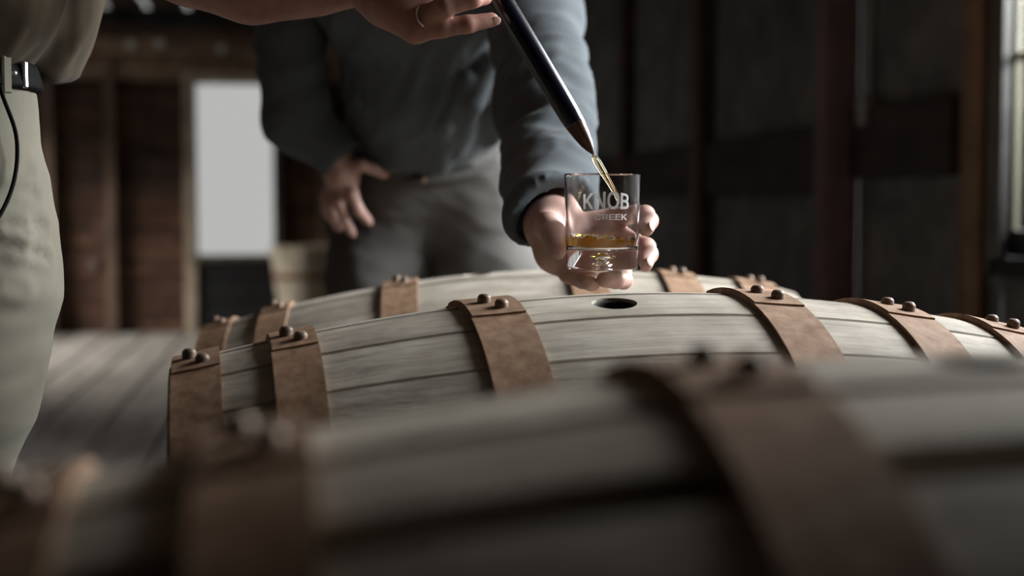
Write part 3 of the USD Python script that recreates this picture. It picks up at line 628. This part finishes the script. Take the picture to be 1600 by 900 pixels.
def torso2(p):
    d = smin(seg(p, *[q[0] for q in chest], .125, .125), seg(p, *[q[0] for q in belly], .118, .12), .05)
    for a, b in zip(chest, belly): d = smin(d, seg(p, a[0], b[0], a[1], b[1]), .05)
    for a, b in zip(belly, hipc): d = smin(d, seg(p, a[0], b[0], a[1], b[1]), .05)
    d = smin(d, seg(p, hipc[0][0], hipc[1][0], .118, .118), .05)
    neck = U(640, -95, 2.32); d = smin(d, seg(p, chest[0][0], neck, .10, .07), .04); return smin(d, seg(p, chest[1][0], neck, .10, .07), .04)
RIDGE = [((770, 95, 2.36), (742, 160, 2.39), (716, 228, 2.50), .016), ((783, 85, 2.36), (778, 150, 2.40), (772, 225, 2.52), .015), ((735, 120, 2.37), (700, 190, 2.43), (688, 250, 2.52), .012)]
CUF = U(856, 340, 1.715); CUN = -fwd*.62+rgt*.50-upv*.62; CUN /= np.linalg.norm(CUN)
CRF = U(530, 254, 2.528); CRN = (CRF-el_r)/np.linalg.norm(CRF-el_r)
def shirt2(p):
    d = torso2(p)
    for a, b, c_, r in RIDGE: d = smin(d, chain(p, [(U(*a), r), (U(*b), r), (U(*c_), r*.7)], .01), .014)
    d = np.maximum(d, hem_cut(p))
    d = smin(d, np.maximum(chain(p, arm_r, .03), (p-CRF)@CRN), .006); d = smin(d, np.maximum(chain(p, arm_l, .03), (p-CUF)@CUN), .02)
    # open cuffs
    d = np.maximum(d, -seg(p, CUF-CUN*.012, CUF+CUN*.06, .040, .044)); return d
allp = chest+belly+hipc+arm_r+arm_l+[(U(640, -95, 2.32), .08)]; lo, hi = around(allp)
sm = relax(nets(shirt2, lo, hi, .0058), 1)
fa_l = fold_fn(sh_l, el_l, .010, 15, 6, 21); fa_l2 = fold_fn(el_l, wr_l, .012, 12, 10, 22); fa_r = fold_fn(sh_r, el_r, .008, 13, 6, 23); ft = fold_fn(U(690, -60, 2.3), U(640, 260, 2.55), .009, 4.5, 12, 24)
def folds2(v):
    dl1, dl2, dr = seg(v, sh_l, el_l, 0, 0), seg(v, el_l, wr_l, 0, 0), seg(v, sh_r, el_r, 0, 0); w1, w2, w3 = (np.clip((.11-d)/.03, 0, 1) for d in (dl1, dl2, dr)); wt = np.clip(1-w1-w2-w3, 0, 1)
    fade = np.clip((np.minimum(np.linalg.norm(v-CUF, axis=1), np.linalg.norm(v-CRF, axis=1))-.05)/.06, 0, 1)
    return (fa_l(v)*np.clip(w1-w2, 0, 1)+fa_l2(v)*w2+fa_r(v)*w3+ft(v)*wt)*fade
obj('shirt', displace(sm, folds2), 'denim_shirt', P2, True)
# cuff band and sleeve seam
# hands
# left hand round the tumbler
G = lambda *a: finger(a)
palm_l = G((857, 330, 1.735, .027), (862, 352, 1.70, .029), (872, 385, 1.672, .026)); palm_l2 = G((868, 352, 1.69, .024), (900, 362, 1.678, .017)); palm_l3 = G((872, 395, 1.67, .024), (902, 420, 1.662, .017))
thumb = G((850, 348, 1.685, .019), (856, 352, 1.640, .0150), (866, 366, 1.595, .0135), (871, 390, 1.572, .0115))
fing_l = [G((900, 352, 1.678, .0135), (958, 342, 1.684, .0125), (1008, 336, 1.635, .0110), (1014, 345, 1.605, .0104), (1009, 357, 1.588, .0092)),
          G((902, 376, 1.672, .0135), (962, 366, 1.680, .0125), (1010, 386, 1.635, .0106), (1014, 397, 1.602, .0102), (1007, 413, 1.582, .0092)),
          G((900, 404, 1.668, .0130), (952, 402, 1.676, .0120), (972, 424, 1.655, .0108), (974, 438, 1.628, .0102), (962, 437, 1.600, .0100), (944, 437, 1.588, .0090)),
          G((888, 428, 1.655, .0118), (912, 436, 1.635, .0112), (924, 440, 1.612, .0104), (919, 440, 1.600, .0095))]
def hand_l(p):
    d = smin(chain(p, palm_l), chain(p, palm_l2), .02); d = smin(d, chain(p, palm_l3), .02); d = smin(d, chain(p, thumb, .008), .012)
    for f in fing_l: d = np.minimum(d, smin(d, chain(p, f, .004), .006))
    # the tumbler's wall presses the flesh
    q = p-GB; rad = np.hypot(q[:, 0], q[:, 1]); inside = np.maximum(rad-(gr+.0006), np.maximum(-.0006-q[:, 2], q[:, 2]-gh-.02)); return np.maximum(d, -inside)
lo, hi = around(palm_l+thumb+sum(fing_l, []), .012); hl = relax(nets(hand_l, lo, hi, .0021), 1)
# right hand on the thigh
palm_r = G((528, 248, 2.54, .027), (534, 268, 2.545, .030), (538, 288, 2.56, .026))
fing_r = [G((545, 262, 2.53, .014), (566, 258, 2.515, .0115), (584, 264, 2.52, .0105), (600, 272, 2.545, .0090)),
          G((549, 288, 2.54, .0125), (551, 305, 2.53, .0112), (560, 328, 2.54, .0108), (574, 344, 2.575, .0092)),
          G((537, 298, 2.545, .0125), (531, 318, 2.535, .0110), (539, 342, 2.55, .0105), (549, 362, 2.585, .0090)),
          G((526, 296, 2.56, .012), (516, 318, 2.56, .0105), (520, 340, 2.58, .0100), (530, 356, 2.60, .0085)),
          G((518, 290, 2.58, .0115), (507, 308, 2.59, .0095), (508, 326, 2.60, .0088), (514, 338, 2.62, .008))]
def hand_r(p):
    d = chain(p, palm_r)
    for i, f in enumerate(fing_r): d = np.minimum(d, smin(d, chain(p, f, .004), .010 if i == 0 else .006))
    return d
lo, hi = around(palm_r+sum(fing_r, []), .012); hr = relax(nets(hand_r, lo, hi, .0026), 1)
hc = U(640, -250, 2.17); hsdf = head_parts(P2, hc, (U(900, 420, 1.55)-hc), (0, .3, 1), 'skin', 'hair_brown')
def body2(p):
    d = smin(seg(p, chest[0][0], chest[1][0], .10, .10), seg(p, belly[0][0], belly[1][0], .085, .085), .03)
    for a, b, c_ in zip(chest, belly, hipc): d = smin(d, chain(p, [(a[0], .10), (b[0], .085), (c_[0], .07)]), .03)
    d = smin(d, seg(p, U(640, -95, 2.34), hc+np.array([0, .02, -.06]), .052, .052), .03); d = smin(d, hsdf(p), .015)
    for arm, w in ((arm_r, wr_r), (arm_l, wr_l)): d = smin(d, chain(p, [(arm[0][0], .05), (arm[1][0], .042), (w, .026)]), .02)
    for lg in (leg_r, leg_l): d = smin(d, chain(p, [(q, r*.72) for q, r in lg]+[(lg[-1][0]-[0, 0, .05], .03)]), .02)
    return d
lo, hi = around(allp+leg_r+leg_l+[(hc, .16)], .03); b2 = nets(body2, lo, hi, .009)
obj('body', union([b2, hl, hr]), 'skin', P2, True)
cam_dir = -fwd
nails(P2, [((1009, 357, 1.588), (1014, 345, 1.605), -rgt*-.3+cam_dir*.8+upv*-.1, .0092), ((1007, 413, 1.582), (1014, 397, 1.602), cam_dir*.8+rgt*.3, .0092),
           ((574, 344, 2.575), (560, 328, 2.54), cam_dir+rgt*.2, .0092), ((549, 362, 2.585), (539, 342, 2.55), cam_dir+rgt*.2, .0090), ((600, 272, 2.545), (584, 264, 2.52), cam_dir+upv*.4, .0090)])
def shoe(person, ankle, ang, m):
    a = np.array([ankle[0], ankle[1], 0]); d = np.array([math.cos(ang), math.sin(ang), 0])
    def f(p):
        e = smin(seg(p, a+[0, 0, .05]-d*.03, a+d*.12+[0, 0, .04], .045, .036), seg(p, a+d*.12+[0, 0, .035], a+d*.17+[0, 0, .03], .036, .028), .03); e = smin(e, seg(p, a+[0, 0, .05], a+[0, 0, .12], .045, .05), .03); return np.maximum(e, .002-p[:, 2])
    obj('shoe', nets(f, a-[.25, .25, .03], a+[.25, .25, .2], .008), m, person, True)
for lg in (leg_r, leg_l): shoe(P2, lg[-1][0], -math.pi/2-.1, 'leather_brown')

# ---- the person pouring, standing beside the barrels
P1 = thing('person', 'person in khaki trousers and olive-brown shirt reaching across to pour from the dark tube', 'person')
near_leg = ND((-106, 160, 1.50, .0955), (-84, 330, 1.50, .0965), (-71, 440, 1.50, .0985), (-97, 590, 1.50, .096), (-143, 760, 1.50, .088), (-172, 960, 1.51, .066), (-200, 1620, 1.54, .05))
far_leg = ND((-118, 170, 1.70, .095), (-90, 440, 1.72, .095), (-140, 900, 1.74, .068), (-190, 1430, 1.76, .05))
def trousers1(p):
    d = smin(chain(p, near_leg, .04), chain(p, far_leg, .04), .03); d = smin(d, seg(p, U(-108, 165, 1.51), U(-118, 165, 1.68), .093, .093), .04); d = smin(d, seg(p, U(-90, 330, 1.52), U(-110, 330, 1.68), .085, .085), .04)
    return d
def trousers1c(p): return np.maximum(trousers1(p), p[:, 2]-U(20, 129, 1.5)[2])
lo, hi = around(near_leg+far_leg); t1 = relax(nets(trousers1c, lo, hi, .006), 2)
g1 = fold_fn(U(-60, 250, 1.5), U(-60, 500, 1.5), .0075, 15, 4, 41); g2 = fold_fn(U(-60, 250, 1.5), U(-60, 500, 1.5), .003, 30, 7, 47)
def leg_pt(x, y, lift=0.0):
    ys, xs, rs = [160, 330, 440, 590, 760], [-106, -84, -71, -97, -143], [.0955, .0965, .0985, .096, .088]
    xc, r = np.interp(y, ys, xs), np.interp(y, ys, rs)+.002; dx = np.clip((x-xc)/F*1.5, -r*.97, r*.97); return U(x, y, 1.5-math.sqrt(r*r-dx*dx)-lift)
CREASE = [((-60, 340), (4, 352), (33, 357), .0085, .0062), ((-60, 368), (4, 376), (28, 388), .0085, .006), ((32, 390), (54, 395), (76, 402), .0055, .0045),
          ((38, 357), (52, 351), (68, 349), .005, .0045), ((-60, 445), (5, 442), (38, 452), .0055, .006), ((-60, 505), (0, 498), (90, 484), .0035, .009), ((-60, 612), (0, 600), (70, 575), .0035, .010), ((20, 268), (45, 262), (60, 256), .003, .005), ((0, 310), (30, 300), (52, 303), .003, .005)]
def creases(v):
    o = np.zeros(len(v))
    for a, b, c_, s_, w_ in CREASE:
        d = np.minimum(seg(v, leg_pt(*a), leg_pt(*b), 0, 0), seg(v, leg_pt(*b), leg_pt(*c_), 0, .0))
        d = np.where(d < .05, d, .05); o -= s_*np.exp(-(d/w_)**2); o += .45*s_*np.exp(-((d-2.2*w_)/(1.4*w_))**2)
    return o
obj('trousers', displace(t1, lambda v: g1(v)*.35+g2(v)*.2+creases(v)), 'khaki', P1, True)
bz = U(20, 121, 1.5)[2]
bz = U(20, 120, 1.5)[2]
def belt_sdf(p): return np.maximum(np.abs(trousers1(p)-.006)-.0045, np.abs(p[:, 2]-bz)-.0155)
bl0 = np.minimum(near_leg[0][0], far_leg[0][0]); bl1 = np.maximum(near_leg[0][0], far_leg[0][0])
obj('belt', relax(nets(belt_sdf, np.r_[bl0[:2]-.14, bz-.03], np.r_[bl1[:2]+.14, bz+.03], .0036), 1), 'leather_black', P1, True, 'black leather belt')
def on_belt(px, out): q = near_leg[0][0]; a = math.asin(np.clip((px+106)/F*1.5/.0955, -1, 1)); return np.array([*(q+rgt*math.sin(a)*(.0955+out)-fwd*math.cos(a)*(.0955+out))[:2], bz])
def loop_at(px, m, name, label=None, hh=.021, hw=.006, out=.0125):
    q = on_belt(px, out); o = box((-hw, -.0025, -hh), (hw, .0025, hh), .0015); a = math.asin(np.clip((px+106)/F*1.5/.0955, -1, 1))
    xx = rgt*math.cos(a)+fwd*math.sin(a); M = np.eye(4); M[:3, 0], M[:3, 1], M[:3, 2], M[:3, 3] = xx, np.cross([0, 0, 1], xx), [0, 0, 1], q; o.apply_transform(M); obj(name, o, m, P1, False, label)
loop_at(-30, 'khaki', 'belt_loop'); loop_at(20, 'khaki', 'belt_loop')
loop_at(2, 'brass', 'belt_clip', 'brass clip on the belt', .016, .005, .0135); loop_at(32, 'steel', 'belt_keeper', 'shiny metal keeper on the belt', .014, .004, .0135)
for px in (12, 26):
    q = on_belt(px, .0115); st_ = trimesh.creation.icosphere(2, .0038); st_.apply_translation(q); obj('belt_stud', st_, 'steel', P1, True)
cordp = curve([leg_pt(0, 134, .010)]+[leg_pt(x, y, .007) for x, y in ((10, 165), (24, 205), (27, 245), (20, 290), (6, 325), (-14, 356))], 40)
obj('cord', tube(cordp, .0022, 8), 'leather_black', P1, True, 'black cord hanging in a curve from the belt')
# shirt, arms
sh1n, sh1f = U(10, -480, 1.36), U(30, -480, 1.68)
shirt_c = ND((-95, 110, 1.52, .078), (-48, -22, 1.50, .088), (-38, -200, 1.52, .115), (0, -420, 1.52, .12))
el_f, wr_f = U(190, -100, 1.57), U(566, -28, 1.575)
el_n, wr_n = U(-470, -200, 1.30), U(-330, 60, 1.36)
def shirt1(p):
    d = None
    for s_ in (-.07, .07):
        n_ = [(q+fwd*(s_+.05), r) for q, r in shirt_c]; e = chain(p, n_, .04); d = e if d is None else smin(d, e, .03)
    dp = (p-EYE)@fwd; zt = np.interp((p-EYE)@rgt/dp*F+800, [-80, 0, 30, 75, 110], [92, 102, 108, 123, 121]); d = np.maximum(d, CAM_H+(316.5-zt)/F*dp-p[:, 2])
    d = smin(d, chain(p, [(sh1f, .078), (U(110, -250, 1.63), .074)], .03), .04); d = smin(d, chain(p, [(sh1n, .078), (U(-140, -300, 1.28), .074)], .03), .04)
    return smin(d, seg(p, U(10, -520, 1.52), U(40, -590, 1.52), .08, .062), .04)
lo, hi = around(shirt_c+[(sh1n, .1), (sh1f, .1), (U(110, -250, 1.63), .1), (U(-140, -300, 1.28), .1), (U(40, -590, 1.52), .1)], .10)
s1m = relax(nets(shirt1, lo, hi, .007), 2); h1 = fold_fn(U(-10, -200, 1.4), U(70, 120, 1.42), .008, 4, 13, 61)
obj('shirt', displace(s1m, lambda v: h1(v)), 'olive_shirt', P1, True)
# forearm and hand gripping the tube
palm_f = [G((566, -28, 1.575, .027), (600, -10, 1.57, .028), (640, 8, 1.565, .022), (668, 20, 1.56, .016)), G((575, -45, 1.575, .026), (650, -50, 1.57, .024), (672, -45, 1.57, .017)), G((610, 10, 1.555, .024), (648, 44, 1.548, .0165)), G((640, -20, 1.565, .026), (668, -14, 1.565, .018))]
fing_f = [G((650, 46, 1.548, .0145), (690, 43, 1.540, .0110), (730, 38, 1.542, .0098), (768, 31, 1.552, .0082)),
          G((656, 34, 1.547, .0140), (694, 11, 1.524, .0114), (738, -2, 1.528, .0102), (757, -4, 1.545, .0088)),
          G((670, -12, 1.56, .0135), (712, -36, 1.535, .0115), (742, -40, 1.535, .0105), (740, -38, 1.54, .009)),
          G((672, -44, 1.565, .0135), (706, -76, 1.545, .0112), (735, -82, 1.54, .0102), (728, -80, 1.55, .0088)),
          G((600, -60, 1.58, .020), (650, -100, 1.60, .0145), (700, -118, 1.605, .0125), (722, -112, 1.60, .0105))]
def hand_f(p):
    d = chain(p, palm_f[0], .02)
    for c_ in palm_f[1:]: d = smin(d, chain(p, c_, .02), .018)
    for f in fing_f: d = np.minimum(d, smin(d, chain(p, f, .004), .006))
    return np.maximum(d, -(seg(p, TOP, axp(s1), Rt+.0004, Rt+.0004)))
lo, hi = around(sum(palm_f, [])+sum(fing_f, []), .012); hf = relax(nets(hand_f, lo, hi, .0023), 1)
palm_n = [(wr_n, .028), (wr_n+np.array([.04, .01, -.05]), .028)]; fing_n = [[(palm_n[1][0]+np.array([.008*k, .016*(k-1.5), -.01]), .011), (palm_n[1][0]+np.array([.05+.004*k, .017*(k-1.5)+.02, -.03]), .010), (palm_n[1][0]+np.array([.06, .017*(k-1.5)+.035, -.055-.004*(k % 3)]), .008)] for k in range(4)]+[[(wr_n+np.array([.02, -.02, -.01]), .014), (wr_n+np.array([.06, -.01, .0]), .011), (wr_n+np.array([.075, .015, .0]), .009)]]
def hand_n(p):
    d = chain(p, palm_n)
    for f in fing_n: d = np.minimum(d, smin(d, chain(p, f, .004), .006))
    return d
lo, hi = around(palm_n+sum(fing_n, []), .012); hn = nets(hand_n, lo, hi, .0035)
hc1 = U(95, -760, 1.52); hs1 = head_parts(P1, hc1, U(900, 300, 1.56)-hc1, (-.3, 0, 1), 'skin_ruddy', 'hair_brown')
def body1(p):
    d = chain(p, [(U(-115, 150, 1.59), .06), (U(-50, -200, 1.57), .09), (U(0, -420, 1.55), .10)], .03)
    d = smin(d, seg(p, sh1n, sh1f, .05, .05), .03); d = smin(d, chain(p, [(U(10, -500, 1.52), .055), (hc1+np.array([-.02, 0, -.06]), .055)]), .03); d = smin(d, hs1(p), .015)
    d = smin(d, chain(p, [(sh1f, .06), (U(110, -250, 1.63), .054), (el_f, .044), (U(300, -66, 1.57), .047), (U(395, -40, 1.572), .0485), (U(480, -38, 1.574), .039), (wr_f, .0275)], .03), .02)
    d = smin(d, chain(p, [(sh1n, .06), (el_n, .045), (wr_n, .028)]), .02)
    for lg in (near_leg, far_leg): d = smin(d, chain(p, [(q, r*.7) for q, r in lg]+[(lg[-1][0]-[0, 0, .04], .03)]), .02)
    return d
lo, hi = around(near_leg+far_leg+shirt_c+[(sh1n, .1), (hc1, .16), (el_n, .06), (wr_f, .04)], .04); b1 = nets(body1, lo, hi, .008)
obj('body', union([b1, hf, hn]), 'skin_ruddy', P1, True)
nails(P1, [((768, 31, 1.552), (730, 38, 1.542), cam_dir*.6+upv*-.3+rgt*.2, .0082)])
ra, rb = U(660, 21, 1.545), U(677, 41, 1.548)
rc, rn = (fing_f[1][0][0]*.72+fing_f[1][1][0]*.28), fing_f[1][1][0]-fing_f[1][0][0]; rn /= np.linalg.norm(rn)
tr = trimesh.creation.torus(.0142, .0017, 40, 12); zx = np.array([0, 0, 1.0]); M = trimesh.geometry.align_vectors(zx, rn); tr.apply_transform(M); tr.apply_translation(rc); obj('finger_ring', tr, 'silver', P1, True, 'plain silver ring on the finger')
# light hairs along the underside of the forearm
hp, hw, cnt = [], [], []
hr_ = np.random.default_rng(5); arm_pts = curve([el_f, U(300, -66, 1.57), U(395, -40, 1.572), U(480, -38, 1.574), wr_f], 60); arm_r_ = np.interp(np.linspace(0, 1, 60), [0, .3, .55, .78, 1], [.044, .047, .0485, .038, .0275])
for i in range(900):
    k = hr_.integers(2, 56); ang = hr_.uniform(-2.6, .4); t_ = arm_pts[k+1]-arm_pts[k-1]; t_ /= np.linalg.norm(t_); e1 = np.cross(t_, fwd); e1 /= np.linalg.norm(e1); e1 = e1 if e1[2] < 0 else -e1; e2 = np.cross(t_, e1)
    n_ = e1*math.cos(ang)+e2*math.sin(ang)*.7; n_ /= np.linalg.norm(n_); b = arm_pts[k]+t_*hr_.uniform(-.003, .003)+n_*(arm_r_[k]-.001); l_ = hr_.uniform(.004, .009)
    d_ = t_*.75+n_*.6+hr_.normal(0, .2, 3); hp += [b, b+d_*l_*.5+n_*.0006, b+d_*l_]; cnt.append(3)
bcv = UsdGeom.BasisCurves.Define(stage, path_for('arm_hair', P1)); bcv.CreateTypeAttr('linear'); bcv.CreateCurveVertexCountsAttr(cnt); bcv.CreatePointsAttr([Gf.Vec3f(*map(float, q)) for q in hp]); bcv.CreateWidthsAttr([.00022]); bcv.SetWidthsInterpolation('constant')
plain('arm_hair', (.45, .30, .17), .5); UsdShade.MaterialBindingAPI.Apply(bcv.GetPrim()).Bind(MAT['arm_hair']); tag(bcv.GetPrim(), kind='stuff')
for lg in (near_leg, far_leg): shoe(P1, lg[-1][0], -.1, 'leather_brown')

# ------------------------------------------------------------------ tub by the far window
tc_ = U(474, 384, 10.15); rt = (523-426)/2/F*10.15*1.06; TH = tc_[2]
tub = thing('wooden_tub', 'pale upright wooden tub with straight tapering staves near the bright window', 'tub', loc=(tc_[0], tc_[1], 0))
ns = 16
for i in range(ns):
    a0, a1 = 2*math.pi*i/ns+.008, 2*math.pi*(i+1)/ns-.008; v = []
    for z, r in ((0.0, rt*.62), (TH*.5, rt*.84), (TH, rt)):
        for rr in (r, r-.022):
            for a in (a0, (a0+a1)/2, a1): v.append((rr*math.cos(a), rr*math.sin(a), z))
    obj('stave', trimesh.convex.convex_hull(np.array(v)), 'tub_wood', tub)
obj('tub_bottom', cyl((0, 0, .05), (0, 0, .08), rt*.62, 24), 'tub_wood', tub)
obj('tub_lid', cyl((0, 0, TH-.05), (0, 0, TH-.025), rt*.96, 32), 'tub_wood', tub)
for z in (.12, .40):
    r0 = rt*(.62+.38*z/TH); obj('hoop', lathe([(r0-.02, z), (r0+.006, z), (r0+.006+.38*rt/TH*.05, z+.05), (r0-.01, z+.05), (r0-.02, z)], 40), 'rusty_hoop', tub, 40)
